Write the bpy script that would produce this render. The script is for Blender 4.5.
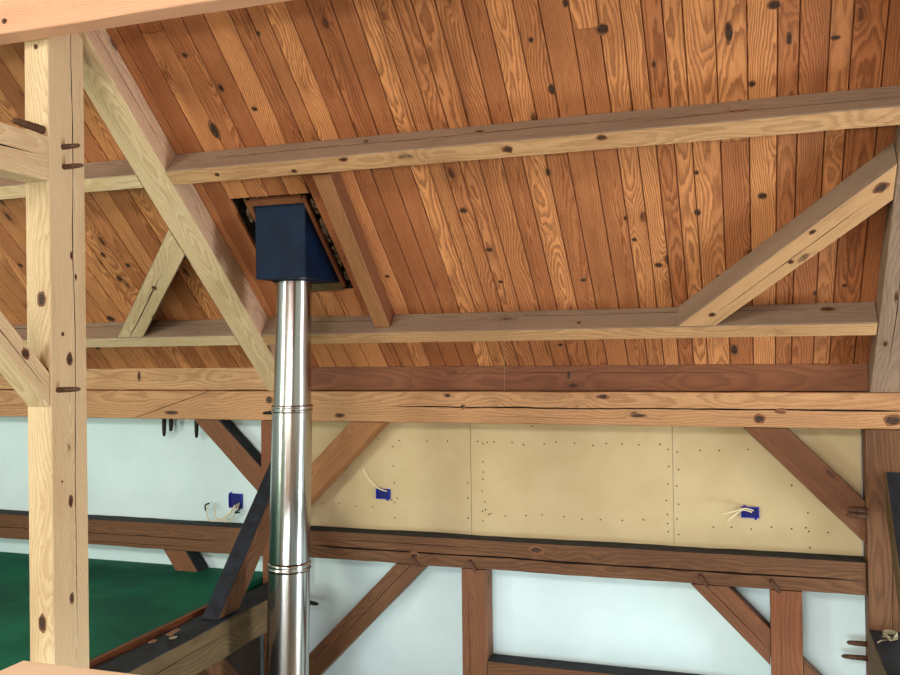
import bpy, bmesh, math, random
from mathutils import Vector, Matrix, noise
from mathutils.bvhtree import BVHTree

for o in list(bpy.data.objects):
    bpy.data.objects.remove(o)
S = bpy.context.scene
COL = S.collection
ZO = 4.2                      # eye height above the ground floor
R = math.radians

# ------------------------------------------------------------------ camera
YAW, PIT, ROLL, FPX = .3256, .0098, -.0142, 900.6
fw = Vector((-math.sin(YAW)*math.cos(PIT), math.cos(YAW)*math.cos(PIT), math.sin(PIT)))
rt = Vector((math.cos(YAW), math.sin(YAW), 0)); up = rt.cross(fw)
rt, up = rt*math.cos(ROLL)+up*math.sin(ROLL), up*math.cos(ROLL)-rt*math.sin(ROLL)
cd = bpy.data.cameras.new('camera'); cam = bpy.data.objects.new('camera', cd); COL.objects.link(cam)
cd.sensor_fit = 'HORIZONTAL'; cd.sensor_width = 36; cd.lens = 36*FPX/900; cd.clip_start = .05
M = Matrix((rt, up, -fw)).transposed().to_4x4(); M.translation = (0, 0, ZO); cam.matrix_world = M
S.camera = cam

# ------------------------------------------------------------------ world, window light, exposure
W = bpy.data.worlds.new('world'); S.world = W; W.use_nodes = True
W.node_tree.nodes['Background'].inputs[0].default_value = (.75, .88, 1, 1)
W.node_tree.nodes['Background'].inputs[1].default_value = .35
def area(name, loc, direction, sx, sy, watts, color):
    ld = bpy.data.lights.new(name, 'AREA'); ld.shape = 'RECTANGLE'; ld.size = sx; ld.size_y = sy
    ld.energy = watts; ld.color = color
    o = bpy.data.objects.new(name, ld); COL.objects.link(o)
    o.location = (loc[0], loc[1], loc[2]+ZO)
    o.rotation_euler = Vector(direction).to_track_quat('-Z', 'Y').to_euler()
    return o
# daylight at each window of the shell (see the walls below)
area('window_light_behind', (-1.4, -5.5, .0), (.0, 1, 0), 6.0, 1.9, 420, (1, .955, .9))
area('window_light_behind_low', (-1.0, -5.5, -2.9), (.05, 1, .05), 6.0, 1.5, 300, (.86, .96, 1))
area('window_light_left', (-7.9, -2.2, -.15), (1, .15, 0), 1.5, 2.5, 240, (.92, 1, .82))
area('window_light_right', (4.3, 3.9, -.3), (-1, -.0, 0), 1.3, 2.4, 85, (1, .88, .9))
area('window_light_right_low', (4.3, 3.9, -2.9), (-1, .0, 0), 1.3, 1.8, 190, (.82, .94, 1))
for sx in (-5.6, -3.6, -1.6):
    area('rear_roof_fill', (sx, -2.6, 2.50), (0, .669, -.743), 1.1, 1.3, 95, (1, .97, .93))  # fill lamps added under the closed rear roof to brighten the purlin faces
S.view_settings.view_transform = 'Standard'; S.view_settings.look = 'None'
S.view_settings.gamma = 1; S.view_settings.use_curve_mapping = False
S.view_settings.exposure = .3

# ------------------------------------------------------------------ materials
def lin(c):
    return tuple(((v/255)/12.92 if v/255 <= .04045 else ((v/255+.055)/1.055)**2.4) for v in c)+(1,)
class NT:
    def __init__(s, name):
        s.m = bpy.data.materials.new(name); s.m.use_nodes = True
        s.t = s.m.node_tree; s.b = s.t.nodes['Principled BSDF']
    def n(s, typ, **kw):
        nd = s.t.nodes.new(typ)
        for k, v in kw.items(): setattr(nd, k, v)
        return nd
    def l(s, a, b): s.t.links.new(a, b)
    def put(s, sock, v):
        if hasattr(v, 'links'): s.l(v, sock)
        else: sock.default_value = v
    def math(s, op, a, b=0., c=None):
        nd = s.n('ShaderNodeMath', operation=op); s.put(nd.inputs[0], a); s.put(nd.inputs[1], b)
        if c is not None: s.put(nd.inputs[2], c)
        return nd.outputs[0]
    def vm(s, op, a, b):
        nd = s.n('ShaderNodeVectorMath', operation=op); s.put(nd.inputs[0], a); s.put(nd.inputs[1], b); return nd.outputs[0]
    def mix(s, f, a, b, mode='MIX'):
        nd = s.n('ShaderNodeMix', data_type='RGBA', blend_type=mode)
        s.put(nd.inputs[0], f); s.put(nd.inputs[6], a); s.put(nd.inputs[7], b); return nd.outputs[2]
    def noise(s, v, scale, detail=2, rough=.5, color=False):
        nd = s.n('ShaderNodeTexNoise'); s.l(v, nd.inputs['Vector']); nd.inputs['Scale'].default_value = scale
        nd.inputs['Detail'].default_value = detail; nd.inputs['Roughness'].default_value = rough
        return nd.outputs['Color' if color else 'Fac']
    def ramp(s, f, stops):
        nd = s.n('ShaderNodeMapRange'); nd.interpolation_type = 'SMOOTHSTEP'
        s.put(nd.inputs[0], f)
        for i, v in enumerate(stops): nd.inputs[1+i].default_value = v
        return nd.outputs[0]
    def bump(s, h, strength, dist=.01):
        nd = s.n('ShaderNodeBump'); nd.inputs['Strength'].default_value = strength; nd.inputs['Distance'].default_value = dist
        s.l(h, nd.inputs['Height']); s.l(nd.outputs[0], s.b.inputs['Normal'])

def wood(name, light, dark, knotc=(70, 45, 28), period=.011, contrast=.6, var=.25, hue2=None, knots=.16, streak=.35, rough=.6, stain=None):
    """Solid timber: rings round a wandering pith, swirled by knots; 'wc' holds metres along/across the piece, 'pid' a number per piece."""
    N = NT(name)
    a = N.n('ShaderNodeAttribute', attribute_name='wc').outputs['Vector']
    pid = N.n('ShaderNodeAttribute', attribute_name='pid').outputs['Fac']
    wn = N.n('ShaderNodeTexWhiteNoise', noise_dimensions='1D'); N.l(pid, wn.inputs['W'])
    c = wn.outputs['Color']; cv = wn.outputs['Value']
    seed = N.vm('MULTIPLY', c, (53., 41., 67.))
    p = N.vm('ADD', a, seed)
    # wandering pith
    wob = N.noise(N.vm('MULTIPLY', p, (.9, .25, .25)), 1.0, 2, .5, True)
    wob = N.vm('MULTIPLY', N.vm('SUBTRACT', wob, (.5, .5, .5)), (0, .16, .16))
    cen = N.vm('MULTIPLY', N.vm('SUBTRACT', c, (.5, .5, .5)), (0, .22, .16))
    q = N.vm('ADD', N.vm('ADD', a, wob), cen)
    q = N.vm('MULTIPLY', q, (0., 1., 1.))
    ln = N.n('ShaderNodeVectorMath', operation='LENGTH'); N.l(q, ln.inputs[0]); rad = ln.outputs['Value']
    # knots
    vo = N.n('ShaderNodeTexVoronoi', feature='F1'); N.l(N.vm('MULTIPLY', p, (2.2, 5.5, 5.5)), vo.inputs['Vector']); vo.inputs['Scale'].default_value = 1
    kd = vo.outputs['Distance']
    kd = N.math('ADD', kd, N.math('MULTIPLY', N.math('SUBTRACT', N.noise(p, 25, 2), .5), .10))
    swirl = N.math('MULTIPLY', N.math('POWER', 2.718, N.math('MULTIPLY', kd, -6.)), .045)
    kn = N.ramp(kd, (knots*.55, knots, 1, 0))
    halo = N.ramp(kd, (knots*.8, knots*2.2, 1, 0))
    fib = N.noise(N.vm('MULTIPLY', p, (3, 120, 120)), 1, 3, .6)
    v = N.math('ADD', rad, swirl)
    v = N.math('ADD', v, N.math('MULTIPLY', N.math('SUBTRACT', N.noise(N.vm('MULTIPLY', p, (3.5, 22, 22)), 1, 3, .6), .5), .022))
    v = N.math('ADD', v, N.math('MULTIPLY', fib, .003))
    v = N.math('DIVIDE', v, period)
    fr = N.math('FRACT', v)
    ring = N.math('MULTIPLY', N.ramp(fr, (.15, .82, 0, 1)), N.ramp(fr, (.86, 1., 1, 0)))
    big = N.noise(N.vm('MULTIPLY', p, (1.2, 7, 7)), 1, 4, .6)
    k = N.math('MULTIPLY', N.math('ADD', N.math('MULTIPLY', ring, .75), N.math('MULTIPLY', fib, .25)), contrast)
    L, D = lin(light), lin(dark)
    col = N.mix(k, L, D)
    if hue2: col = N.mix(N.math('MULTIPLY', N.ramp(cv, (.05, .75, 1, 0)), .85), col, N.mix(k, lin(hue2), D))
    col = N.mix(N.math('MULTIPLY', N.ramp(big, (.42, .75, 0, 1)), .45), col, D)
    col = N.mix(N.math('MULTIPLY', halo, .35), col, D)
    st = N.ramp(N.noise(N.vm('MULTIPLY', p, (1.1, 38, 38)), 1, 3, .6), (.62, .74, 0, 1))
    col = N.mix(N.math('MULTIPLY', st, streak), col, lin(knotc))
    br = N.math('ADD', 1-var*.5, N.math('MULTIPLY', cv, var))
    hs = N.n('ShaderNodeHueSaturation'); N.l(col, hs.inputs['Color']); N.l(br, hs.inputs['Value']); col = hs.outputs[0]
    if stain:
        sm = N.ramp(N.noise(N.vm('MULTIPLY', p, (1.0, 3, 3)), 1.2, 4, .6), (.45, .65, 0, 1))
        col = N.mix(N.math('MULTIPLY', sm, .7), col, lin(stain))
    col = N.mix(N.math('MULTIPLY', kn, .85), col, lin(knotc))
    N.l(col, N.b.inputs['Base Color'])
    N.b.inputs['Roughness'].default_value = rough; N.b.inputs['Specular IOR Level'].default_value = .25
    N.bump(N.math('SUBTRACT', N.math('MULTIPLY', fib, .6), N.math('ADD', N.math('MULTIPLY', ring, .25), st)), .35, .004)
    return N.m

def plain(name, c, rough=.7, metal=0., var=.12, scale=6, c2=None, bump=0., spec=.3):
    N = NT(name); tc = N.n('ShaderNodeTexCoord').outputs['Object']
    f = N.noise(tc, scale, 4, .6)
    a = lin(c); b = lin(c2) if c2 else tuple(x*(1-var*2) for x in a[:3])+(1,)
    N.l(N.mix(N.ramp(f, (.3, .7, 0, 1)), a, b), N.b.inputs['Base Color'])
    N.b.inputs['Roughness'].default_value = rough; N.b.inputs['Metallic'].default_value = metal
    N.b.inputs['Specular IOR Level'].default_value = spec
    if bump: N.bump(N.noise(tc, scale*12, 3, .6), bump, .01)
    return N.m

m_plank = wood('ceiling_plank_wood', (216, 150, 96), (110, 60, 36), (50, 28, 20), .009, .8, .34, (194, 120, 76), .10, .5, .55)
m_fresh = wood('fresh_pine', (224, 202, 162), (176, 138, 94), (74, 54, 36), .009, .6, .12, None, .07, .25)
m_tan = wood('tan_timber', (204, 164, 118), (142, 102, 66), (62, 42, 28), .010, .65, .15, None, .10, .4)
m_side = wood('pinkish_timber', (214, 180, 148), (150, 114, 88), (66, 44, 30), .010, .6, .15, None, .10, .4)
m_grey = wood('weathered_grey_brown', (152, 128, 106), (100, 80, 64), (52, 38, 30), .010, .5, .15, None, .10, .5)
m_plate = wood('plate_timber', (204, 158, 112), (138, 94, 60), (58, 36, 24), .011, .65, .1, None, .09, .35)
m_red = wood('reddish_timber', (134, 84, 54), (78, 45, 28), (50, 28, 18), .014, .5, .1, None, .08, .4)
m_mid = wood('mid_brown_timber', (170, 120, 78), (112, 74, 46), (52, 32, 20), .012, .5, .15, None, .08, .4, .65)
m_old = wood('old_brown_timber', (118, 82, 54), (62, 39, 25), (38, 22, 16), .012, .6, .15, None, .10, .6, .65)
m_brace = wood('brown_brace_timber', (126, 84, 56), (74, 46, 30), (44, 26, 18), .012, .5, .15, None, .08, .4, .65)
m_olive = wood('olive_old_timber', (108, 90, 60), (66, 52, 34), (50, 38, 26), .012, .6, .1, None, .08, .5, .7)
m_cap = wood('pale_planed_pine', (246, 226, 196), (232, 200, 156), (170, 110, 60), .012, .4, .05, None, .03, .1, .5)
m_pink = wood('planed_pink_pine', (224, 174, 140), (190, 132, 96), (120, 60, 34), .010, .5, .05, None, .05, .15, .55)
m_dust = plain('dusty_black_top', (44, 48, 50), .85, 0, .15, 9, (30, 34, 36), .3)
m_loftshade = plain('loft_shade_dark', (44, 32, 24), .8, 0, .2, 4)  # dark colour takes the place of shade under the loft
m_tar = plain('blue_black_paint', (36, 46, 58), .6, 0, .2, 14, (24, 27, 32), .3)
m_knot = plain('dark_knot', (84, 58, 42), .6, 0, .2, 90, (40, 26, 20))
m_crack = plain('crack_shade', (58, 40, 30), .9, 0, .2, 60)  # shade of deep cracks put into the colour of the groove faces
m_halo = plain('knot_ring', (136, 92, 58), .6, 0, .2, 60, (108, 66, 40))
m_peg = plain('peg_wood', (104, 74, 54), .65, 0, .2, 40, (72, 48, 34), .2)
m_pegdark = plain('black_peg_wood', (34, 32, 28), .7, 0, .2, 40)
m_white = plain('white_plaster', (212, 234, 236), .85, 0, .02, 2.5, (205, 228, 230), .05)
m_dry = plain('bare_drywall', (204, 186, 146), .9, 0, .03, 3, (196, 177, 136), .05)
m_screw = plain('screw_head_dark', (70, 52, 34), .6, .3, .1, 50)
m_green = plain('green_floor_paint', (22, 112, 86), .7, 0, .2, 1.6, (10, 80, 62), .15, .15)
m_floor = plain('lower_floor_boards', (170, 140, 105), .6, 0, .15, 3)
m_navy = plain('navy_black_steel', (5, 30, 58), .55, .0, .2, 7, (3, 20, 42), .1, .15)
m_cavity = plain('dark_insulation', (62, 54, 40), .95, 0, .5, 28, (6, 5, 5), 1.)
m_insul = plain('old_insulation', (150, 128, 92), .95, 0, .5, 30, (40, 32, 24), 1.)
m_blue = plain('blue_plastic', (22, 38, 170), .5, 0, .1, 20)
m_bluein = plain('dark_box_inside', (12, 20, 110), .6, 0, .1, 20)
m_wire = plain('pale_cable_sheath', (226, 214, 176), .5, 0, .05, 20)
m_wirek = plain('black_wire', (20, 20, 20), .5, 0, .05, 20)
m_twine = plain('pale_twine', (170, 160, 130), .9, 0, .1, 60, None, .5)
m_flake = plain('wood_splinter', (150, 112, 84), .8, 0, .1, 40)
N_ = NT('stainless_steel'); _tc = N_.n('ShaderNodeTexCoord').outputs['Object']
_f = N_.noise(N_.vm('MULTIPLY', _tc, (26, 26, .5)), 1, 2, .5)
N_.b.inputs['Base Color'].default_value = (.45, .44, .42, 1); N_.b.inputs['Metallic'].default_value = 1
N_.l(N_.ramp(_f, (.3, .7, .16, .26)), N_.b.inputs['Roughness']); N_.bump(_f, .06, .01); m_steel = N_.m

# ------------------------------------------------------------------ helpers
def tag(o, label=None, cat=None, group=None, kind='thing'):
    if label: o['label'] = label
    if cat: o['category'] = cat
    if group: o['group'] = group
    if kind: o['kind'] = kind
    return o
def link(name, bm, mats, parent=None, matrix=None, smooth=False):
    bmesh.ops.recalc_face_normals(bm, faces=bm.faces[:])
    me = bpy.data.meshes.new(name); bm.to_mesh(me); bm.free()
    for m in (mats if isinstance(mats, (list, tuple)) else [mats]): me.materials.append(m)
    if smooth: me.polygons.foreach_set('use_smooth', [True]*len(me.polygons))
    o = bpy.data.objects.new(name, me); COL.objects.link(o)
    if parent:
        o.parent = parent
        if matrix is not None: o.matrix_parent_inverse = parent.matrix_basis.inverted(); o.matrix_basis = matrix
    elif matrix is not None: o.matrix_basis = matrix
    return o
def wcattr(o, wc=None, pid=None):
    me = o.data; n = len(me.vertices)
    a = me.attributes.new('wc', 'FLOAT_VECTOR', 'POINT')
    if wc is None:
        wc = [0.]*(3*n); me.vertices.foreach_get('co', wc)
    a.data.foreach_set('vector', wc)
    b = me.attributes.new('pid', 'FLOAT', 'POINT')
    b.data.foreach_set('value', pid if isinstance(pid, list) else [pid]*n)
def bxyz(bm, x0, x1, y0, y1, z0, z1, mi=0):
    v = [bm.verts.new((x, y, z)) for x in (x0, x1) for y in (y0, y1) for z in (z0, z1)]
    for q in ((0,1,3,2),(4,6,7,5),(0,4,5,1),(2,3,7,6),(0,2,6,4),(1,5,7,3)):
        f = bm.faces.new([v[i] for i in q]); f.material_index = mi
    return v
def disc(bm, cen, ax, ay, rx, ry, off, mi, rng, n=9):
    """small irregular patch lying on a face"""
    c = Vector(cen)+off
    vs = []
    for i in range(n):
        t = 2*math.pi*i/n; k = .82+.3*rng.random()
        vs.append(bm.verts.new(c+ax*(rx*k*math.cos(t))+ay*(ry*k*math.sin(t))))
    f = bm.faces.new(vs); f.material_index = mi
    return vs
SEED = [0]
def timber(name, p0, p1, w, h, mats, z=(0, 0, 1), clips=(), cracks=(), knots=(), facemat=(0, 0, 0, 0), wav=.0025, parent=None, chamfer=.006):
    """A hewn stick from p0 to p1. w across (local y), h along the local z; faces 0:+y 1:+z 2:-y 3:-z.
    cracks (face, across 0..1, x0, x1, width, depth); knots (face, x, across metres from centre, rx, ry)."""
    SEED[0] += 1; rng = random.Random(SEED[0]*17+5)
    p0 = Vector(p0); p1 = Vector(p1); X = (p1-p0); L = X.length; X.normalize()
    Z = Vector(z); Z = (Z-X*Z.dot(X)).normalized(); Y = Z.cross(X)
    mx = Matrix((X, Y, Z)).transposed().to_4x4(); mx.translation = p0+Vector((0, 0, ZO))
    bm = bmesh.new(); n = max(4, int(L/.07)); hw, hh = w/2, h/2
    cr = {}
    for c in cracks: cr.setdefault(c[0], []).append(c)
    corners = [(hw, -hh), (hw, hh), (-hw, hh), (-hw, -hh)]
    cm = min(chamfer, w*.1, h*.1); off = rng.random()*100
    mats = list(mats) if isinstance(mats, (list, tuple)) else [mats]
    ncr = len(mats); mats.append(m_crack)
    rings = []
    for i in range(n+1):
        x = L*i/n; pts = []; mi = []
        for f in range(4):
            a = Vector(corners[f]); b = Vector(corners[(f+1) % 4]); d = (b-a); ln = d.length; d.normalize()
            nrm = Vector((d.y, -d.x))
            ts = [cm/ln]
            inner = sorted(cr.get(f, []), key=lambda c: c[1])
            prev = cm/ln
            for c in inner:
                _, pos, cx0, cx1, cw, cdp = c
                t = pos+.035*noise.noise((x*3.1+off, f*7.3, pos*9))+.012*noise.noise((x*17+off, 3.1, pos*5))
                e = max(0, min(1, (x-cx0)/.25, (cx1-x)/.25)) if cx0 <= x <= cx1 else 0
                k = e*(.6+.8*abs(noise.noise((x*5+off, 1.7, 2.2))))
                ww = max(.0004, cw*k*.5)/ln; dp = max(.0, cdp*min(1, k*1.5))
                ts += [(prev+t-ww)/2, t-ww, (t, dp, e > 0), t+ww]; prev = t+ww
            ts += [(prev+1-cm/ln)/2, 1-cm/ln]
            for t in ts:
                dp = 0; crk = False
                if isinstance(t, tuple): t, dp, crk = t
                q = a+d*(t*ln)-nrm*dp
                g = wav*min(0, noise.noise((x*2.3+off, f*3.7+t*1.3, 1.1))+.5*noise.noise((x*7+off, f*5.1, t*3))-.6)
                q = q+nrm*g
                pts.append((x, q.x, q.y)); mi.append(facemat[f])
                if crk: mi[-1] = mi[-2] = ncr
        rings.append(([bm.verts.new(p) for p in pts], mi))
    m = len(rings[0][0])
    for i in range(n):
        A, mi = rings[i]; B, _ = rings[i+1]
        for j in range(m):
            k = (j+1) % m
            f = bm.faces.new((A[j], A[k], B[k], B[j])); f.material_index = mi[j]
    bm.faces.new(rings[0][0][::-1]); bm.faces.new(rings[-1][0])
    imx = mx.inverted()
    for co, no in clips:
        c = imx @ (Vector(co)+Vector((0, 0, ZO))); nn = (imx.to_3x3() @ Vector(no)).normalized()
        r = bmesh.ops.bisect_plane(bm, geom=bm.verts[:]+bm.edges[:]+bm.faces[:], plane_co=c, plane_no=nn, clear_outer=True)
        ed = [e for e in bm.edges if e.is_boundary]
        if ed: bmesh.ops.holes_fill(bm, edges=ed, sides=0)
    bmesh.ops.recalc_face_normals(bm, faces=bm.faces[:])
    mats = list(mats) if isinstance(mats, (list, tuple)) else [mats]
    if knots:
        ki = len(mats); mats += [m_halo, m_knot]; tree = BVHTree.FromBMesh(bm)
        for f, kx, kt, rx, ry in knots:
            lim = (hh if f in (0, 2) else hw)-.008-ry*1.75; kt = max(-lim, min(lim, kt)) if lim > 0 else 0
            out = [Vector((0, 1, 0)), Vector((0, 0, 1)), Vector((0, -1, 0)), Vector((0, 0, -1))][f]
            base = Vector((kx, 0, kt)) if f in (0, 2) else Vector((kx, kt, 0)); ay = Vector((0, 0, 1)) if f in (0, 2) else Vector((0, 1, 0))
            for k, sc, lift in ((ki, 1.35, .0006), (ki+1, .9, .0014)):
                dv = disc(bm, base, Vector((1, 0, 0)), ay, rx*sc, ry*sc, Vector((0, 0, 0)), k, rng, 12)
                for v in dv:
                    hit = tree.ray_cast(v.co+out*.5, -out)[0]
                    if hit: v.co = hit+out*lift
    o = link(name, bm, mats, parent, mx)
    wcattr(o, None, rng.random()*50)
    return o
def xbeam(name, x0, x1, y0, y1, z0, z1, mats, **k):   # runs along +X: faces 0 back(+y) 1 top 2 front(-y) 3 bottom
    return timber(name, (x0, (y0+y1)/2, (z0+z1)/2), (x1, (y0+y1)/2, (z0+z1)/2), y1-y0, z1-z0, mats, **k)
def ybeam(name, x0, x1, y0, y1, z0, z1, mats, **k):   # along +Y: faces 0 -X, 1 top, 2 +X, 3 bottom
    return timber(name, ((x0+x1)/2, y0, (z0+z1)/2), ((x0+x1)/2, y1, (z0+z1)/2), x1-x0, z1-z0, mats, **k)
def zpost(name, x0, x1, y0, y1, z0, z1, mats, **k):   # upwards, local z = -Y: faces 0 +X... local y = Z×X = (-Y)×Z = -X
    return timber(name, ((x0+x1)/2, (y0+y1)/2, z0), ((x0+x1)/2, (y0+y1)/2, z1), x1-x0, y1-y0, mats, z=(0, -1, 0), **k)
def tube(bm, pts, r, n=6, mi=0, taper=None):
    P = [Vector(p) for p in pts]; rings = []
    for i, p in enumerate(P):
        t = (P[min(i+1, len(P)-1)]-P[max(i-1, 0)]).normalized()
        a = t.orthogonal().normalized() if i == 0 else (rings[-1][1]-t*rings[-1][1].dot(t)).normalized()
        b = t.cross(a); rr = r if taper is None else taper[i]
        rings.append(([bm.verts.new(p+a*rr*math.cos(2*math.pi*j/n)+b*rr*math.sin(2*math.pi*j/n)) for j in range(n)], a))
    for i in range(len(P)-1):
        for j in range(n):
            f = bm.faces.new((rings[i][0][j], rings[i][0][(j+1) % n], rings[i+1][0][(j+1) % n], rings[i+1][0][j])); f.material_index = mi
    f = bm.faces.new(rings[0][0][::-1]); f.material_index = mi
    f = bm.faces.new(rings[-1][0]); f.material_index = mi
def peg(parent, p, q, r=.012, mat=None, name='peg'):
    """a wooden pin from p (in the timber) to its tip q"""
    p = Vector(p)+Vector((0, 0, ZO)); q = Vector(q)+Vector((0, 0, ZO))
    bm = bmesh.new(); d = q-p
    tube(bm, [(0, 0, 0), d*.55, d*.9, d], r, 8, 0, [r, r*.95, r*.75, r*.35])
    return link(name, bm, mat or m_peg, parent, Matrix.Translation(p), True)
def V(x, y, z): return Vector((x, y, z+ZO))

# ------------------------------------------------------------------ roof geometry (eye at 0,0,0)
AL = R(42.15); CA, SA = math.cos(AL), math.sin(AL)
UPS = Vector((0, -CA, SA)); NRM = Vector((0, SA, CA))      # up the slope; outward
EAVE = Vector((0, 5.553, -.122))                            # where the boards meet the eaves beam
DEP = .16                                                   # depth of rafters and purlins below the boards
def roofpt(X, s, dn=0): return Vector((X, EAVE.y, EAVE.z))+UPS*s-NRM*dn

# ------------------------------------------------------------------ setting
# ceiling boards
def ceiling():
    rng = random.Random(41); bm = bmesh.new(); wc = []; pid = []
    HX0, HX1, HS0, HS1 = -2.83, -2.315, .70, 1.462
    def plank(x0, x1, s0, s1, k):
        yc = (x0+x1)/2+rng.uniform(-.02, .02); v0 = len(bm.verts); c = .005; n = max(1, int((s1-s0)/.6))
        prof = [(x0+.0014, .024), (x0+.0014, c*1.4), (x0+c, 0), (x1-c, 0), (x1-.0014, c*1.4), (x1-.0014, .024)]
        lift = rng.uniform(0, .0015)
        rg = [[bm.verts.new((s0+(s1-s0)*i/n, a, b+lift)) for a, b in prof] for i in range(n+1)]
        for i in range(n):
            for j in range(6):
                f = bm.faces.new((rg[i][j], rg[i][(j+1) % 6], rg[i+1][(j+1) % 6], rg[i+1][j]))
                f.material_index = 0
        bm.faces.new(rg[0][::-1]); bm.faces.new(rg[-1])
        zo = rng.uniform(.01, .09)
        for r_ in rg:
            for vtx in r_: wc.extend((vtx.co.x, vtx.co.y-yc, vtx.co.z+zo)); pid.append(k)
    edges = []; x = HX0
    while x > -8.0: edges.append(x); x -= rng.uniform(.105, .15)
    edges.append(-8.0); edges = edges[::-1]
    xs = [HX0+(HX1-HX0)*t for t in (.26, .5, .74)]; edges += xs; edges.append(HX1); x = HX1
    while x < 4.4:
        x += rng.uniform(.08, .135); edges.append(min(x, 4.4))
    for a, b in zip(edges, edges[1:]):
        if b-a < .02: continue
        hole = a >= HX0-1e-4 and b <= HX1+1e-4
        spans = [(-.03, HS0), (HS1, 7.48)] if hole else [(-.03, 7.48)]
        for s0, s1 in spans:
            cuts = [s0]
            if s1-s0 > 2 and rng.random() < .5:
                cuts.append(rng.choice((.25, 1.56))+rng.uniform(-.04, .04) if rng.random() < .6 else rng.uniform(2.2, 5))
            cuts = [c for c in cuts if s0+.3 < c < s1-.3 or c == s0]; cuts.append(s1); cuts = sorted(cuts)
            for c0, c1 in zip(cuts, cuts[1:]): plank(a, b, c0+.0008, c1-.0008, rng.random()*90)
    ax, ay = Vector((1, 0, 0)), Vector((0, 1, 0))
    K = [(-0.6,2.22,.026,.024),(-.87,1.95,.017,.03),(-.08,2.13,.015,.051),(-.92,2.21,.011,.012),(-.4,2.02,.010,.017),(-1.47,1.27,.022,.018),(-2.21,2.42,.012,.014),(-2.54,2.16,.014,.022),(-2.41,2.02,.017,.014),(-2.06,.81,.016,.012),(-.9,.72,.02,.012),(-.48,.81,.02,.016),(-.59,1.,.014,.012),(.01,1.87,.015,.014),(.1,2.23,.026,.02),(.05,1.24,.022,.018),(-.26,1.16,.018,.02),(-.25,1.41,.012,.013),(-.74,2.36,.013,.019),(-.97,1.48,.012,.026),(-.62,1.15,.01,.014),(.16,2.07,.011,.03),(.34,2.05,.019,.011),(-1.38,.73,.015,.012),(-3.04,2.18,.014,.016),(-2.7,1.92,.026,.05),(-2.65,2.36,.013,.014),(-2.92,2.64,.013,.014),(-3.93,1.1,.017,.024),(-3.93,.89,.022,.026),(-3.8,1.,.017,.019),(-4.23,.52,.03,.028),(-3.48,.92,.02,.022),(-4.63,1.05,.018,.02),(-4.53,.22,.02,.02),(-.4,.29,.026,.017),(-.11,.12,.02,.046),(-1.12,.18,.016,.012),(-.17,.71,.015,.012),(.45,.61,.012,.011),(.31,.56,.01,.02),(-1.39,.98,.02,.016),(-.8,.47,.011,.006)]
    for X, s, rx, rs in K:
        disc(bm, (s, X, -.0004), ax, ay, rs*1.2, rx*1.1, Vector((0, 0, 0)), 1, rng, 12); disc(bm, (s, X, -.0008), ax, ay, rs*.85, rx*.85, Vector((0, 0, 0)), 2, rng, 12)
        wc.extend([0.]*72); pid.extend([0.]*24)
    # roof deck over the boards, out of sight except through the flue opening
    v0 = len(bm.verts)
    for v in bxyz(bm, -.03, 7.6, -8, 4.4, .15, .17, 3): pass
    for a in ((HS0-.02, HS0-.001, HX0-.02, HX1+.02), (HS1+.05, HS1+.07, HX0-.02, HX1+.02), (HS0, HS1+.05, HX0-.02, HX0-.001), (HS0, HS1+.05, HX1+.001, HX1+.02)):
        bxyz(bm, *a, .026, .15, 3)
    wc.extend([0.]*(3*(len(bm.verts)-v0))); pid.extend([0.]*(len(bm.verts)-v0))
    mx = Matrix((UPS, Vector((1, 0, 0)), NRM)).transposed().to_4x4(); mx.translation = EAVE+Vector((0, 0, ZO))
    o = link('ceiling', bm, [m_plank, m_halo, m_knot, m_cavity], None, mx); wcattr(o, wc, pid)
    tag(o, 'sloping ceiling of knotty orange pine boards', 'ceiling', None, 'structure')
ceiling()
def slab(name, boxes, mat, label, cat):
    bm = bmesh.new()
    for b in boxes: bxyz(bm, b[0], b[1], b[2], b[3], b[4]+ZO, b[5]+ZO)
    return tag(link(name, bm, mat), label, cat, None, 'structure')
def wood_slab(name, boxes, mat, label, cat):
    o = slab(name, boxes, mat, label, cat); wcattr(o, None, 3.3); return o
WY = 5.662
slab('wall_back', [(-8, 4.4, WY, WY+.15, -4.2, -.02)], m_white, 'white plastered wall behind the timber frame', 'wall')
def holed(x0, x1, z0, z1, holes, f):
    """wall pieces round window holes (a0,a1,b0,b1) that share no columns"""
    out = []; cur = x0
    for a0, a1 in sorted({(h[0], h[1]) for h in holes}):
        out.append(f(cur, a0, z0, z1)); zz = z0
        for h in sorted([h for h in holes if (h[0], h[1]) == (a0, a1)], key=lambda h: h[2]):
            out.append(f(a0, a1, zz, h[2])); zz = h[3]
        out.append(f(a0, a1, zz, z1)); cur = a1
    out.append(f(cur, x1, z0, z1)); return out
slab('wall_front', holed(-8, 4.4, -4.2, 1.3, [(-4.4, 2.4, -3.65, -2.15), (-4.4, 2.4, -.95, .95)], lambda a, b, c, d: (a, b, -5.81, -5.66, c, d)), m_white, 'white wall behind the viewer', 'wall')
slab('wall_left', holed(-5.81, 5.81, -4.2, 5, [(-2.95, -1.45, -1.45, 1.15)], lambda a, b, c, d: (-8.15, -8, a, b, c, d)), m_white, 'white gable wall at the left end', 'wall')
slab('wall_right', holed(-5.81, 5.81, -4.2, 5, [(3.25, 4.55, -3.8, -2.0), (3.25, 4.55, -1.5, .9)], lambda a, b, c, d: (4.4, 4.55, a, b, c, d)), m_white, 'white gable wall at the right end', 'wall')
wood_slab('floor', [(-8, 4.4, -5.66, WY, -4.3, -4.2)], m_floor, 'lower storey floor', 'floor')
slab('floor_loft', [(-8, -3.262, -5.66, WY-.002, -1.66, -1.585)], m_green, 'green painted loft floor', 'floor')
slab('floor_gallery', [(-2.95, 4.4, -5.66, 1.6, -1.68, -1.6)], m_floor, 'gallery floor where the viewer stands', 'floor')
bm = bmesh.new()
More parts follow.
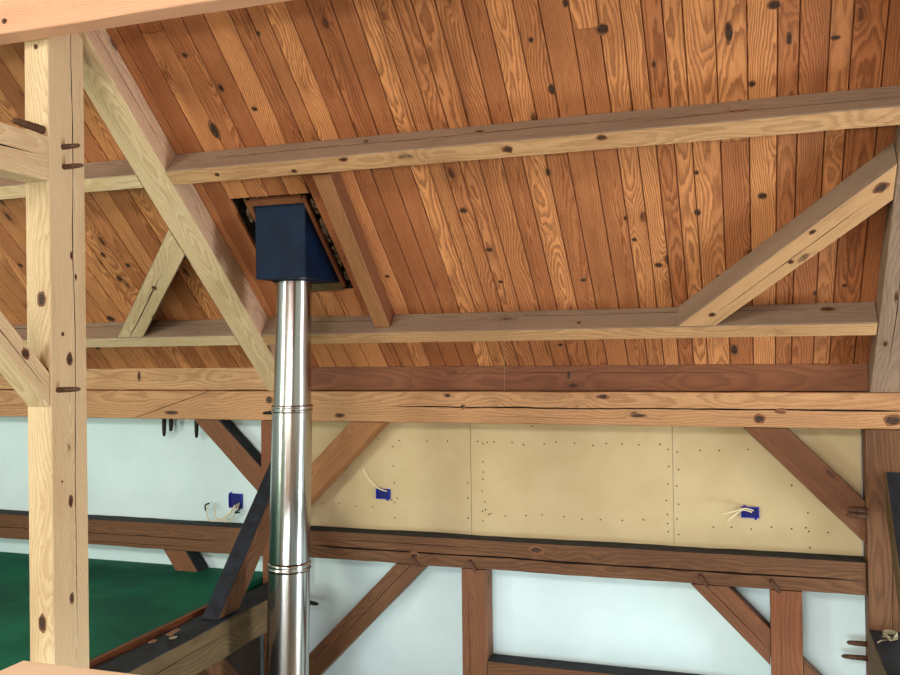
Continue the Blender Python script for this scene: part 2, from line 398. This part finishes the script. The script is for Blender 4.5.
for i in range(60):
    bxyz(bm, 0, 7.5, -8+i*.2067, -8+(i+1)*.2067-.003, 0, .025)
mx = Matrix((Vector((0, CA, SA)), Vector((-1, 0, 0)), Vector((0, -SA, CA)))).transposed().to_4x4(); mx.translation = Vector((-3.6, -5.553, -.122+ZO))
o = link('ceiling_rear', bm, m_plank, None, mx); wcattr(o, None, 7.7); tag(o, 'rear roof slope of pine boards', 'ceiling', None, 'structure')

# ------------------------------------------------------------------ main bent (left)
BX0, BX1 = -3.172, -3.03
# purlin direction lines: lower-upslope arris M and size
def purlin_c(My, Mz):   # centre of the section from its lower upslope arris
    return Vector((0, My, Mz))-UPS*.05+NRM*(DEP/2)
P1 = purlin_c(4.112, .966); P2 = purlin_c(5.082, .089)
P1N = Vector((0, 0, 0))
def purlin(P, x0, x1, label, mats, **k):
    # along +X, local z = NRM, local y = NRM x X = down/up slope?  z×x
    a = P+Vector((x0, 0, 0)); b = P+Vector((x1, 0, 0))
    o = timber('purlin', a, b, .10, DEP-.002, mats, z=NRM, **k)   # local y = NRM×X = -UPS ... face 2 (-y) looks up the slope
    return tag(o, label, 'purlin', 'purlins under the roof boards')
RA0, RA1, RB0, RB1 = -3.195, -3.0, .605, .80
g = .002
purlin(P1, RA1+g, RB0-g, 'upper purlin of the wide bay, long grey and tan timber crossing the boards', [m_tan, m_grey], facemat=(1, 1, 1, 0), cracks=[(2, .45, .2, 2.6, .005, .012), (2, .6, 2.4, 4, .004, .012)],
       knots=[(3, 1.9, .0, .022, .016), (3, 2.35, -.03, .02, .012), (2, 1.75, .02, .022, .012), (2, 1.15, .03, .012, .01), (2, 2.95, -.01, .05, .008), (3, .75, .02, .014, .01), (3, .3, .0, .012, .01), (3, 1.05, -.035, .02, .01)])
purlin(P1, -7.9, RA0-g, 'upper purlin of the left bay, seen either side of the pale post', [m_fresh, m_grey], facemat=(1, 1, 1, 0))
purlin(P2, RA1+g, RB0-g, 'lower purlin of the wide bay, running behind the flue pipe to the right rafter', [m_tan, m_grey], facemat=(1, 1, 1, 0), cracks=[(2, .35, .1, 1.0, .006, .012), (2, .3, 1.6, 3.4, .004, .01)],
       knots=[(2, .28, .02, .02, .014), (2, .75, .03, .014, .01), (2, 3.37, .03, .035, .014), (2, 2.05, -.03, .012, .008)])
purlin(P2, -7.9, RA0-g, 'lower purlin of the left bay, pale with a weathered face', [m_fresh, m_grey], facemat=(1, 1, 1, 0), cracks=[(2, .3, 2.5, 4.6, .005, .01)])
def rafter(x0, x1, label, mats, fm, **k):
    foot = Vector(((x0+x1)/2, 5.5, -.29)); c = foot+NRM*(DEP/2)
    o = timber('rafter', c-UPS*.35, c+UPS*7.3, x1-x0, DEP-.002, mats, z=NRM, facemat=fm,
               clips=[((0, 0, -.289), (0, 0, -1)), ((0, 5.64, 0), (0, 1, 0)), ((0, .01, 0), (0, -1, 0))], **k)
    return tag(o, label, 'rafter', 'principal rafters')
# along UPS with z=NRM: y = NRM x UPS = +X? (0,s,c)x(0,-c,s) = (s*s+c*c,0,0) = +X -> face 0 +X, 2 -X, 3 underside
rafter(RA0, RA1, 'big pale rafter sloping down behind the shiny flue pipe', [m_fresh, m_side, m_grey], (1, 1, 1, 0), cracks=[(0, .5, 2.2, 4.2, .004, .01)])
rafter(RB0, RB1, 'weathered rafter at the right edge resting on the plate', [m_grey, m_tan], (0, 0, 0, 0), cracks=[(3, .4, .5, 3, .005, .012)], knots=[(3, 1.1, -.03, .03, .008), (3, .75, -.05, .02, .01)])
# short trimmer rafter beside the flue opening
o = timber('rafter', roofpt(-2.165, .42, .06), roofpt(-2.135, 1.66, .06), .105, .118, [m_mid, m_red], z=NRM, facemat=(1, 1, 1, 0), clips=[(Vector((0, 5.082, .089))+UPS*.002, -UPS), (Vector((0, 4.112, .966))-UPS*.103, UPS)])
tag(o, 'short reddish rafter between the two purlins beside the flue opening', 'rafter')
# struts in the roof plane
def strut(a, b, label, mats, fm, clips, **k):
    o = timber('purlin_brace', Vector(a)+NRM*(DEP/2), Vector(b)+NRM*(DEP/2), .15, DEP-.004, mats, z=NRM, facemat=fm, clips=clips, **k)
    return tag(o, label, 'brace', 'braces between purlin and rafter')
pur_clip = (Vector((0, 5.082, .089))+UPS*g, -UPS)
def onU(X, s): return Vector((X, 5.082, .089))+UPS*s
# right strut: centre line through the middle of its measured edges
def cl(xa, sa, xb, sb, x): return sa+(sb-sa)*(x-xa)/(xb-xa)
sl, sr = cl(-.326, .077, .594, 1.005, -.7), cl(-.326, .077, .594, 1.005, 1.0)
pm = Vector((1, -1)).normalized()*.075    # towards lower right
a = onU(-.7+pm.x, sl+pm.y); b = onU(1.0+pm.x, sr+pm.y)
strut(a, b, 'brown brace rising from the lower purlin to the right rafter', [m_tan, m_grey], (1, 1, 1, 0), [pur_clip, ((RB0-g, 0, 0), (1, 0, 0))], cracks=[(3, .55, .6, 1.7, .004, .01)],
      knots=[(3, .62, .0, .016, .014), (3, 1.15, .02, .012, .012), (3, 1.35, -.045, .016, .01), (3, 1.72, -.02, .03, .02)])
sl, sr = cl(-3.963, .146, -3.197, .913, -4.4), cl(-3.963, .146, -3.197, .913, -2.9)
a = onU(-4.4+pm.x, sl+pm.y); b = onU(-2.9+pm.x, sr+pm.y)
strut(a, b, 'pale brace rising from the lower purlin to the left rafter', [m_fresh, m_grey], (1, 1, 1, 0), [pur_clip, ((RA0-g, 0, 0), (1, 0, 0))], cracks=[(3, .5, .35, 1.3, .008, .014)], knots=[(3, 1.12, -.0, .018, .014)])

# main post: zpost faces 0 -X, 1 -Y(front), 2 +X, 3 back
post = zpost('timber_post', BX0, BX1, 3.30, 3.535, -1.598, 2.0, [m_fresh], clips=[(Vector((0, 5.5, -.29))-NRM*.002, NRM)],
             cracks=[(2, .64, .2, 3.5, .006, .03)],
             knots=[(1, 1.84, -.02, .03, .018), (1, .36, -.005, .035, .018), (2, 1.565, .0, .026, .016), (2, 2.05, -.02, .016, .008), (2, 1.95, -.045, .014, .008), (2, .9, .0, .022, .012), (2, .45, -.0, .022, .011), (2, 1.68, .04, .008, .008), (2, 1.0, .055, .005, .005), (1, 1.48, -.055, .035, .012), (1, 3.0, -.0, .01, .01)])
tag(post, 'thick pale square post standing at the left of the view', 'post')
for y, z, l in ((3.388, .952, .085), (3.393, .86, .10), (3.341, -.175, .115)):
    peg(post, (BX1-.004, y, z), (BX1+l, y+.012, z+.004), .013)
tie = ybeam('tie_beam', BX0+.002, BX1-.002, -.6, 3.298, .78, .987, [m_fresh, m_fresh], facemat=(0, 0, 0, 1), cracks=[(2, .48, 2.0, 3.88, .008, .02), (2, .25, 1.5, 3.6, .003, .01)])
tag(tie, 'horizontal tie beam entering from the left edge into the pale post', 'beam')
peg(post, (-3.066, 3.302, 1.016), (-3.066, 3.125, 1.02), .02, m_peg)
br = timber('knee_brace', (BX0+.07, 3.262+.4, -.134-.4), (BX0+.07, 2.2, -.134+1.062), .128, .114, [m_fresh], z=(0, 1, 1), clips=[((0, 3.298, 0), (0, 1, 0)), ((0, 0, .778), (0, 0, 1))],
            cracks=[(2, .4, .5, 1.4, .006, .015), (0, .4, .5, 1.4, .006, .015)], knots=[(0, .73, .02, .022, .018), (2, .73, .02, .022, .018), (3, .8, 0, .01, .01)])
tag(br, 'knee brace sloping up to the left from the pale post to the tie beam', 'brace')
tb = xbeam('plate_beam', -7.9, 4.3, 3.168, 3.288, 1.425, 1.66, [m_pink], knots=[(2, 4.6, -.02, .02, .018), (2, 4.75, -.06, .012, .01)], cracks=[(2, .25, 3.2, 5.6, .003, .008)])
tag(tb, 'pinkish beam across the top left corner in front of the post head', 'beam')

# ------------------------------------------------------------------ wall frame
YF = 5.5
eb = [xbeam('eaves_beam', x0, x1, 5.556, 5.66, -.289, -.126, [m_red if i else m_tan], clips=[(EAVE-NRM*.002, NRM)], cracks=[(2, .3, 1, 3, .003, .008)], knots=[(2, 1.9 if i else 3.6, .02, .012, .03)]) for i, (x0, x1) in enumerate(((-7.9, RA0-g), (RA1+g, RB0-g)))]
tag(eb[0], 'tan eaves beam on the plate in the left bay', 'beam', 'eaves beams'); tag(eb[1], 'reddish eaves beam on the plate between the two rafters', 'beam', 'eaves beams')
# plate in two lengths joined by a long scarf; xbeam faces 2 front
sc_n = Vector((.31, 0, -1)).normalized()   # normal of the scarf plane
sc_p = Vector((-4.0, 5.55, -.397))
pl = xbeam('wall_plate', -7.9, -3.5, YF, 5.66, -.495, -.291, [m_plate], clips=[(sc_p-sc_n*.0022, sc_n)], cracks=[(2, .6, 1, 3, .002, .006)])
tag(pl, 'left length of the wall plate, ending in a slanted scarf joint', 'beam', 'wall plate timbers')
pr_ = xbeam('wall_plate', -4.6, 4.3, YF, 5.66, -.496, -.291, [m_plate], clips=[(sc_p+sc_n*.0022, -sc_n)],
            cracks=[(2, .49, 2.3, 5.5, .011, .03), (2, .78, 2.9, 4.0, .002, .005)],
            knots=[(2, 2.72, .095, .018, .01), (2, 2.82, .005, .02, .012), (2, 3.72, .08, .03, .012), (2, 3.93, -.04, .04, .009), (2, 4.62, -.05, .026, .02), (2, 4.74, -.005, .026, .014), (2, 1.95, -.06, .03, .012), (2, .62, -.055, .045, .012), (2, 1.42, .04, .022, .022), (2, 5.32, -.06, .04, .025), (2, 5.45, -.04, .03, .03)])
tag(pr_, 'long right length of the cracked wall plate above the drywall', 'beam', 'wall plate timbers')
peg(pr_, (-3.10, YF+.01, -.435), (-3.20, YF-.06, -.44), .013, m_pegdark)
for x, l, m in ((-4.105, .135, m_pegdark), (-4.045, .095, m_pegdark), (-3.828, .14, m_pegdark)):
    peg(pr_, (x, 5.585, -.494), (x-.002, 5.585, -.496-l), .016, m)
# rails
rl = xbeam('wall_rail', -7.9, -3.257, YF, 5.658, -1.438, -1.244, [m_old, m_dust], facemat=(0, 1, 0, 0), cracks=[(2, .55, 1.5, 4.4, .006, .02), (2, .85, 3, 4.2, .004, .02)], wav=.006)
tag(rl, 'dark old horizontal rail in front of the white wall, left of the flue pipe', 'beam', 'wall rails')
rr = xbeam('wall_rail', -3.028, .57, YF, 5.648, -1.425, -1.232, [m_old, m_dust], facemat=(0, 1, 0, 0), cracks=[(2, .57, .1, 3.6, .014, .035), (2, .3, .3, 1.4, .005, .02)], wav=.006,
           knots=[(2, 1.72, .05, .04, .02), (2, .9, -.03, .03, .02)])
tag(rr, 'dark old cracked rail below the drywall panels', 'beam', 'wall rails')
for x, z in ((-2.12, -1.395), (-1.73, -1.40), (.085, -1.40), (-.31, -1.395)):
    peg(rr, (x-.02, YF+.004, z+.03), (x+.03, YF-.022, z-.035), .013, m_peg)
# posts
pa = zpost('wall_post', -3.255, -3.03, YF, 5.66, -4.198, -.498, [m_red], cracks=[(1, .4, 2, 3.6, .004, .01)])
tag(pa, 'reddish wall post half hidden behind the flue pipe', 'post', 'wall posts')
peg(pa, (-3.032, 5.56, -1.735), (-2.845, 5.54, -1.745), .018, m_pegdark)
pb = zpost('wall_post', .574, .79, 5.49, 5.66, -4.198, -.498, [m_old, m_old], facemat=(1, 0, 1, 1), cracks=[(1, .6, 2.4, 3.6, .004, .012)])
tag(pb, 'reddish wall post at the right edge under the plate', 'post', 'wall posts')
for x, y, z in ((.47, 5.57, -1.715), (.44, 5.57, -1.795), (.48, 5.478, -.945), (.47, 5.478, -.975)):
    peg(pb, (.578, y+.01, z), (x, y, z+.004), .016, m_peg)
s1 = zpost('wall_stud', -1.808, -1.64, YF+.006, 5.65, -4.198, -1.427, [m_brace], cracks=[(1, .3, 1, 2.7, .004, .01)])
tag(s1, 'brown upright stud under the rail below the middle of the drywall', 'post', 'studs under the rail')
s2 = zpost('wall_stud', .061, .236, YF+.004, 5.65, -4.198, -1.427, [m_red], cracks=[(1, .3, 1, 2.7, .003, .01)])
tag(s2, 'reddish upright stud under the right end of the rail', 'post', 'studs under the rail')
gi = xbeam('girt', -1.638, .059, YF+.006, 5.65, -2.19, -2.0, [m_old, m_dust], facemat=(0, 1, 0, 0))
tag(gi, 'dark topped girt at the bottom edge between the two studs', 'beam')
# braces in the wall plane: measured lower and upper edges at y=5.5
def wbrace(lo, hi, label, mat, clips, y0=YF+.012, y1=5.646, top=None, **k):
    a, b = Vector((lo[0], 0, lo[1])), Vector((lo[2], 0, lo[3]))
    d = (b-a).normalized(); c = Vector((hi[0], 0, hi[1]))-a; c = c-d*c.dot(d); w = c.length; cn = c.normalized()
    mid = a+cn*(w/2)+Vector((0, (y0+y1)/2, 0))
    o = timber('knee_brace', mid-d*.5, mid+d*((b-a).length+.5), y1-y0, w, mat, z=cn, clips=clips, **k)
    return tag(o, label, 'brace', 'braces of the wall frame')
top_c = ((0, 0, -.499), (0, 0, 1)); rail_b = ((0, 0, -1.428), (0, 0, 1)); rail_t = ((0, 0, -1.236), (0, 0, -1))
wbrace((-3.797, -.506, -3.279, -1.006), (-3.585, -.504), 'brown brace from the plate down to the post, left of the flue pipe', [m_brace, m_dust], [top_c, ((-3.257, 0, 0), (1, 0, 0))], facemat=(0, 1, 0, 0))
wbrace((-2.34, -.507, -2.862, -1.023), (-2.594, -.511), 'brown brace from the plate down to the flue pipe across the drywall', [m_mid], [top_c, ((-3.026, 0, 0), (-1, 0, 0))])
wbrace((-.059, -.51, .551, -1.118), (.186, -.511), 'brown brace crossing the upper right corner of the drywall', [m_brace], [top_c, ((.572, 0, 0), (1, 0, 0)), rail_t])
wbrace((-2.044, -1.425, -2.819, -2.21), (-2.268, -1.433), 'long brown brace under the rail, just right of the flue pipe', [m_old], [rail_b, ((-3.026, 0, 0), (-1, 0, 0))], cracks=[(0, .5, .4, 1.4, .004, .01)])
wbrace((-.377, -1.432, .058, -1.868), (-.157, -1.437), 'cracked brown brace under the rail leaning on the reddish stud', [m_brace, m_dust], [rail_b, ((.059, 0, 0), (1, 0, 0))], facemat=(0, 0, 0, 0), cracks=[(2, .6, .5, 1.1, .006, .015), (0, .6, .5, 1.1, .006, .015)])
wbrace((.238, -2.05, .5, -2.31), (.243, -1.833), 'brown brace end to the right of the reddish stud at the bottom edge', [m_brace], [((.238, 0, 0), (-1, 0, 0)), ((.572, 0, 0), (1, 0, 0))])
wbrace((-4.065, -1.454, -4.007, -1.537), (-3.871, -1.45), 'short brown brace under the left rail meeting the green floor', [m_brace, m_dust], [((0, 0, -1.44), (0, 0, 1)), ((0, 0, -1.583), (0, 0, -1))], facemat=(0, 1, 0, 0))
# floor tie beams towards the viewer; ybeam faces 0 -X 1 top 2 +X 3 bottom
ba = ybeam('floor_beam', -3.222, -2.985, -.5, 5.498, -1.825, -1.60, [m_olive, m_tar], facemat=(0, 1, 0, 0), wav=.012, chamfer=.012, cracks=[(2, .4, 3.4, 5.2, .004, .012)])
tag(ba, 'heavy old floor beam with blue black top beside the green floor', 'beam', 'floor beams')
bb = ybeam('floor_beam', .565, .77, -.5, 5.486, -1.83, -1.60, [m_olive, m_tar], facemat=(0, 1, 0, 0), wav=.01, chamfer=.012)
tag(bb, 'floor beam with dark top at the bottom right corner', 'beam', 'floor beams')
fe = ybeam('floor_edging', -3.260, -3.226, -5.6, 5.0, -1.64, -1.583, [m_red], wav=.002)
tag(fe, 'thin reddish strip along the edge of the green floor', 'strip')
def bbrace(x0, x1, label, mats, fm, xclip=None):
    # rises towards the wall at 45 degrees: top z = y-6.21, bottom z = y-6.45
    c = ((x0+x1)/2)
    o = timber('knee_brace', (c, 4.3, 4.3-6.33), (c, 5.9, 5.9-6.33), x1-x0, .168, mats, z=(0, -1, 1), facemat=fm, clips=[((0, 0, -1.598), (0, 0, -1)), ((0, YF-.016, 0), (0, 1, 0))])
    return tag(o, label, 'brace', 'braces on the floor beams')
bbrace(-3.15, -3.03, 'dark topped brace leaning from the left floor beam to the post behind the flue pipe', [m_old, m_tar], (0, 1, 0, 0))
o = bbrace(.672, .79, 'dark brace rising from the right floor beam at the right edge', [m_olive, m_tar], (0, 1, 0, 0))
slab('loft_shade_sheet', [(-3.33, -3.27, -.5, 5.49, -4.2, -1.665)], m_loftshade, 'dark sheet standing in for the shade below the loft', 'wall')  # added dark sheet, painted shade for the space under the loft
o = timber('knee_brace', (-3.10, 4.2, -1.45), (-3.10, 5.9, -3.15), .12, .15, [m_old], z=(0, 1, 1), clips=[((0, 0, -1.828), (0, 0, 1)), ((0, YF-.003, 0), (0, 1, 0))])
tag(o, 'reddish brown brace below the left floor beam', 'brace')

# ------------------------------------------------------------------ drywall
def sheet(x0, x1, label, screws):
    rng = random.Random(int(x0*100)); bm = bmesh.new()
    bxyz(bm, x0+.0015, x1-.0015, 5.65, 5.661, -1.30+ZO, -.498+ZO, 0)
    for x, z in screws:
        disc(bm, (x, 5.6496, z+ZO), Vector((1, 0, 0)), Vector((0, 0, 1)), .0055, .0055, Vector((0, 0, 0)), 1, rng, 7)
    o = link('drywall_panel', bm, [m_dry, m_screw]); return tag(o, label, 'panel', 'bare drywall panels')
rg = random.Random(8)
def row(x0, x1, z, st): 
    out = []; x = x0
    while x < x1: out.append((x+rg.uniform(-.02, .02), z+rg.uniform(-.012, .012))); x += st
    return out
def colm(x, z0, z1, st): return [(b, a) for a, b in ((z+rg.uniform(-.015, .015), x+rg.uniform(-.012, .012)) for z in [z0+st*i for i in range(int((z1-z0)/st)+1)])]
sheet(-2.96, -1.776, 'left drywall panel beside the flue pipe', row(-2.58, -1.8, -.625, .16)+row(-2.85, -2.4, -1.08, .13)+colm(-2.33, -1.15, -.6, .12)+[(-1.80, -.9), (-1.8, -1.0), (-1.80, -1.13), (-2.32, -1.05), (-2.3, -1.02)])
sheet(-1.776, -.483, 'middle drywall panel between the two vertical seams', row(-1.72, -.5, -.63, .105)+row(-1.66, -.5, -1.095, .125)+colm(-1.69, -1.14, -.7, .065)+colm(-.515, -1.15, -.6, .1)+[(-1.68, -1.07), (-1.66, -1.1), (-1.70, -1.08), (-1.69, -.64), (-1.66, -.63), (-1.36, -.52)])
sheet(-.483, .571, 'right drywall panel beside the wall post', row(-.34, .12, -.64, .15)+row(-.27, .4, -1.1, .11)+colm(-.455, -1.17, -.6, .1)+colm(.29, -1.2, -.95, .1)+colm(.19, -.85, -.6, .2))

# ------------------------------------------------------------------ electrical boxes
def ebox(x0, x1, z0, z1, label, wires, wall):
    y1 = wall-.0008; y0 = y1-.014
    e = bpy.data.objects.new('electrical_box', None); COL.objects.link(e); e.location = ((x0+x1)/2, y1, (z0+z1)/2+ZO)
    tag(e, label, 'electrical box', 'blue electrical boxes'); E = Vector(e.location)
    bm = bmesh.new(); t = .006; X0, X1, Z0, Z1 = x0-E.x, x1-E.x, z0+ZO-E.z, z1+ZO-E.z
    bxyz(bm, X0, X0+t, -.014, 0, Z0, Z1); bxyz(bm, X1-t, X1, -.014, 0, Z0, Z1)
    bxyz(bm, X0+t, X1-t, -.014, 0, Z0, Z0+t); bxyz(bm, X0+t, X1-t, -.014, 0, Z1-t, Z1)
    bxyz(bm, X0+t, X1-t, -.002, 0, Z0+t, Z1-t, 1)
    for sx, sz in ((X0+.02, Z1), (X1-.02, Z0)): bxyz(bm, sx-.007, sx+.007, -.014, -.008, sz-.010, sz+.010)
    link('box_body', bm, [m_blue, m_bluein], e)
    for nm, pts, r, m in wires:
        bm = bmesh.new(); P = [Vector((p[0], p[1]-y1+0, p[2]+ZO))-Vector((E.x, 0, E.z)) for p in pts]
        Q = []
        for i in range(len(P)-1):
            a, b = P[max(i-1, 0)], P[min(i+2, len(P)-1)]
            for k in range(5):
                u = k/5; Q.append(.5*(2*P[i]+(P[i+1]-a)*u+(2*a-5*P[i]+4*P[i+1]-b)*u*u+(3*P[i]-a-3*P[i+1]+b)*u**3))
        Q.append(P[-1]); tube(bm, Q, r, 6); link(nm, bm, m, e, None, True)
    return e
w = 5.662
ebox(-3.61, -3.50, -1.14, -1.038, 'blue electrical box on the white wall with cables dangling below it', [
    ('cable', [(-3.56, w-.01, -1.12), (-3.60, w-.05, -1.19), (-3.70, w-.07, -1.232), (-3.755, w-.06, -1.215), (-3.765, w-.06, -1.16), (-3.74, w-.07, -1.12)], .0045, m_wire),
    ('cable', [(-3.54, w-.01, -1.11), (-3.57, w-.06, -1.18), (-3.63, w-.08, -1.222), (-3.68, w-.07, -1.20), (-3.69, w-.06, -1.10)], .004, m_wire),
    ('cable', [(-3.52, w-.01, -1.10), (-3.535, w-.05, -1.17), (-3.57, w-.07, -1.225), (-3.62, w-.08, -1.228)], .0045, m_wire),
    ('black_wire', [(-3.765, w-.06, -1.16), (-3.775, w-.06, -1.15), (-3.77, w-.065, -1.12), (-3.735, w-.07, -1.105)], .006, m_wirek),
    ('black_wire', [(-3.515, w-.01, -1.10), (-3.50, w-.05, -1.14), (-3.53, w-.06, -1.165), (-3.49, w-.06, -1.16)], .006, m_wirek)], w)
w = 5.65
ebox(-2.45, -2.347, -1.027, -.96, 'blue electrical box in the left drywall panel', [
    ('cable', [(-2.37, w-.01, -.975), (-2.42, w-.03, -.955), (-2.47, w-.06, -.90), (-2.52, w-.07, -.82)], .0045, m_wire)], w)
ebox(-.091, .011, -1.043, -.979, 'blue electrical box in the right drywall panel near the brace', [
    ('cable', [(-.02, w-.01, -1.0), (-.07, w-.03, -.985), (-.13, w-.06, -1.0), (-.20, w-.08, -1.015)], .0045, m_wire),
    ('cable', [(-.03, w-.01, -1.01), (-.08, w-.03, -.995), (-.13, w-.06, -1.025), (-.17, w-.08, -1.055)], .0045, m_wire)], w)

# ------------------------------------------------------------------ flue
PX = lambda z: -2.572-.034*(.40-z)
def lathe(name, prof, parent, mats, n=40):
    bm = bmesh.new(); E = parent.location; rings = []
    for z, r in prof:
        rings.append([bm.verts.new((PX(z)-E.x+r*math.cos(2*math.pi*i/n), 4.755-E.y+r*math.sin(2*math.pi*i/n), z+ZO-E.z)) for i in range(n)])
    for a, b in zip(rings, rings[1:]):
        for i in range(n): bm.faces.new((a[i], a[(i+1) % n], b[(i+1) % n], b[i]))
    for rr in (rings[0][::-1], rings[-1]): bm.faces.new([bm.verts.new(v.co) for v in rr])
    o = link(name, bm, mats, parent)
    for p in o.data.polygons: p.use_smooth = len(p.vertices) == 4
    return o
fl = bpy.data.objects.new('flue_pipe', None); COL.objects.link(fl); fl.location = (PX(-4.2), 4.755, 0)
tag(fl, 'shiny stainless steel flue pipe rising into the dark box in the roof', 'pipe')
lathe('pipe_section', [(.397, .102), (.0, .106), (-.335, .112)], fl, m_steel)
lathe('pipe_section', [(-.375, .118), (-.8, .119), (-1.255, .120)], fl, m_steel)
lathe('pipe_section', [(-1.31, .1235), (-2.2, .125), (-4.2, .127)], fl, m_steel)
for z, r in ((-.355, .119), (-1.284, .1245)):
    lathe('locking_band', [(z+.024, r-.004), (z+.020, r+.0045), (z+.008, r+.001), (z-.002, r+.0005), (z-.010, r+.0045), (z-.016, r+.0045), (z-.022, r-.002)], fl, m_steel)
sb = bpy.data.objects.new('flue_support_box', None); COL.objects.link(sb); sb.location = V(-2.543, 4.755, .40)
tag(sb, 'dark navy square box in the ceiling around the top of the flue pipe', 'box')
bm = bmesh.new()
x0, x1, y0, y1, zb = -.165, .158, -.21, .222, .0
zt = lambda y: (EAVE.z+(EAVE.y-(4.755+y))*SA/CA)-.40+.05
v = [bm.verts.new(p) for p in ((x0, y0, zb), (x1, y0, zb), (x1, y1, zb), (x0, y1, zb), (x0, y0, zt(y0)), (x1, y0, zt(y0)), (x1, y1, zt(y1)), (x0, y1, zt(y1)))]
for q in ((0, 1, 2, 3), (4, 5, 6, 7), (0, 1, 5, 4), (1, 2, 6, 5), (2, 3, 7, 6), (3, 0, 4, 7)): bm.faces.new([v[i] for i in q])
bmesh.ops.bevel(bm, geom=bm.edges[:], offset=.004, segments=2, affect='EDGES')
link('box_body', bm, m_navy, sb)
bm = bmesh.new(); n = 32; rg_ = [[bm.verts.new((-.029+r*math.cos(2*math.pi*i/n), r*math.sin(2*math.pi*i/n), z)) for i in range(n)] for r, z in ((.112, -.001), (.130, -.001), (.130, -.006), (.112, -.006))]
for a in range(4):
    for i in range(n): bm.faces.new((rg_[a][i], rg_[a][(i+1) % n], rg_[(a+1) % 4][(i+1) % n], rg_[(a+1) % 4][i]))
link('collar', bm, m_navy, sb)
def strip(X0, X1, s0, s1, mat):
    bm = bmesh.new(); bxyz(bm, s0, s1, X0, X1, -.001, .022)
    mx = Matrix((UPS, Vector((1, 0, 0)), NRM)).transposed().to_4x4(); mx.translation = EAVE+Vector((0, 0, ZO))
    o = link('framing_strip', bm, mat, sb, mx); wcattr(o, None, X0*9+s0); return o
sy = lambda y: (EAVE.y-y)/CA
strip(-2.380, -2.358, .735, 1.43, m_red); strip(-2.742, -2.714, .78, 1.43, m_red); strip(-2.712, -2.382, sy(4.53)+.02, 1.44, m_red); strip(-2.70, -2.384, .712, sy(4.977)-.005, m_olive)

rgi = random.Random(3); bm = bmesh.new()
def lumps(sa, sb_, xa, xb, n):
    for i in range(n):
        c = Vector((rgi.uniform(sa, sb_), rgi.uniform(xa, xb), rgi.uniform(.03, .045))); r = rgi.uniform(.009, .017)
        ret = bmesh.ops.create_icosphere(bm, subdivisions=2, radius=1)
        for v in ret['verts']:
            d = v.co.copy(); k = 1+.35*noise.noise(d*2.3+c*40); v.co = c+Vector((d.x*r*1.6, d.y*r*.8, d.z*r*.5))*k
lumps(.76, 1.40, -2.354, -2.342, 34); lumps(.85, 1.40, -2.79, -2.755, 18); lumps(1.405, 1.42, -2.76, -2.36, 22)
mx = Matrix((UPS, Vector((1, 0, 0)), NRM)).transposed().to_4x4(); mx.translation = EAVE+Vector((0, 0, ZO))
tag(link('insulation', bm, m_insul, sb, mx), None, None, None, 'stuff')

# ------------------------------------------------------------------ small things
bm = bmesh.new(); tube(bm, [(0, 0, 0), (.019, -.068, -.078), (.014, -.05, -.11), (-.10, .362, -.452)], .0011, 5)
o = link('hanging_thread', bm, m_twine, None, Matrix.Translation(V(-1.399, 5.141, .162))); tag(o, 'thin pale thread hanging from the lower purlin to the plate', 'thread')
rg = random.Random(5); bm = bmesh.new(); pts = []
for i in range(46):
    t = i*.55; pts.append((.028*math.cos(t)+.012*math.sin(t*2.3), .035*math.sin(t*1.3), .018+.016*math.sin(t*.7)+.0004*i))
tube(bm, pts, .0045, 6); tube(bm, [(.0, .0, .01), (-.05, -.02, .006), (-.07, -.06, .006)], .0045, 6)
o = link('twine_knot', bm, m_twine, None, Matrix.Translation(V(.66, 5.28, -1.598)), True); tag(o, 'knotted bit of pale twine on the right floor beam', 'twine')
def flake(x, y, z, sx, sy_, label, mat=m_flake):
    bm = bmesh.new(); v = bxyz(bm, -sx, sx, -sy_, sy_, 0, .006)
    for k in v: k.co += Vector((rg.uniform(-.3, .3)*sx, rg.uniform(-.3, .3)*sy_, rg.uniform(0, .003)))
    mx = Matrix.Translation(V(x, y, z)) @ Matrix.Rotation(rg.uniform(-.5, .5), 4, 'Z')
    o = link('wood_splinter', bm, mat, None, mx); tag(o, label, 'splinter', 'splinters on the left floor beam')
flake(-3.12, 4.30, -1.588, .016, .05, 'larger reddish splinter on the dark top of the left floor beam')
flake(-3.13, 4.14, -1.588, .012, .022, 'small reddish splinter on the left floor beam nearer the green edge')
flake(-3.06, 4.22, -1.588, .012, .016, 'grey flake on the dark top of the left floor beam', m_twine)
# guard rail cap close to the viewer
gp = bpy.data.objects.new('guard_rail', None); COL.objects.link(gp); gp.location = V(-1.34, 1.37, -1.598)
tag(gp, 'pale pine guard rail cap in the bottom left corner', 'railing')
bm = bmesh.new(); bxyz(bm, -.066, 3.4, -.075, .078, .938, .978)
bmesh.ops.bevel(bm, geom=bm.edges[:], offset=.003, segments=1, affect='EDGES')
o = link('rail_cap', bm, m_cap, gp); wcattr(o, None, 12.)
for i in range(5):
    bm = bmesh.new(); bxyz(bm, i*.8-.04, i*.8+.05, -.045, .045, 0, .937); o = link('rail_post', bm, m_cap, gp); wcattr(o, None, i*3.)
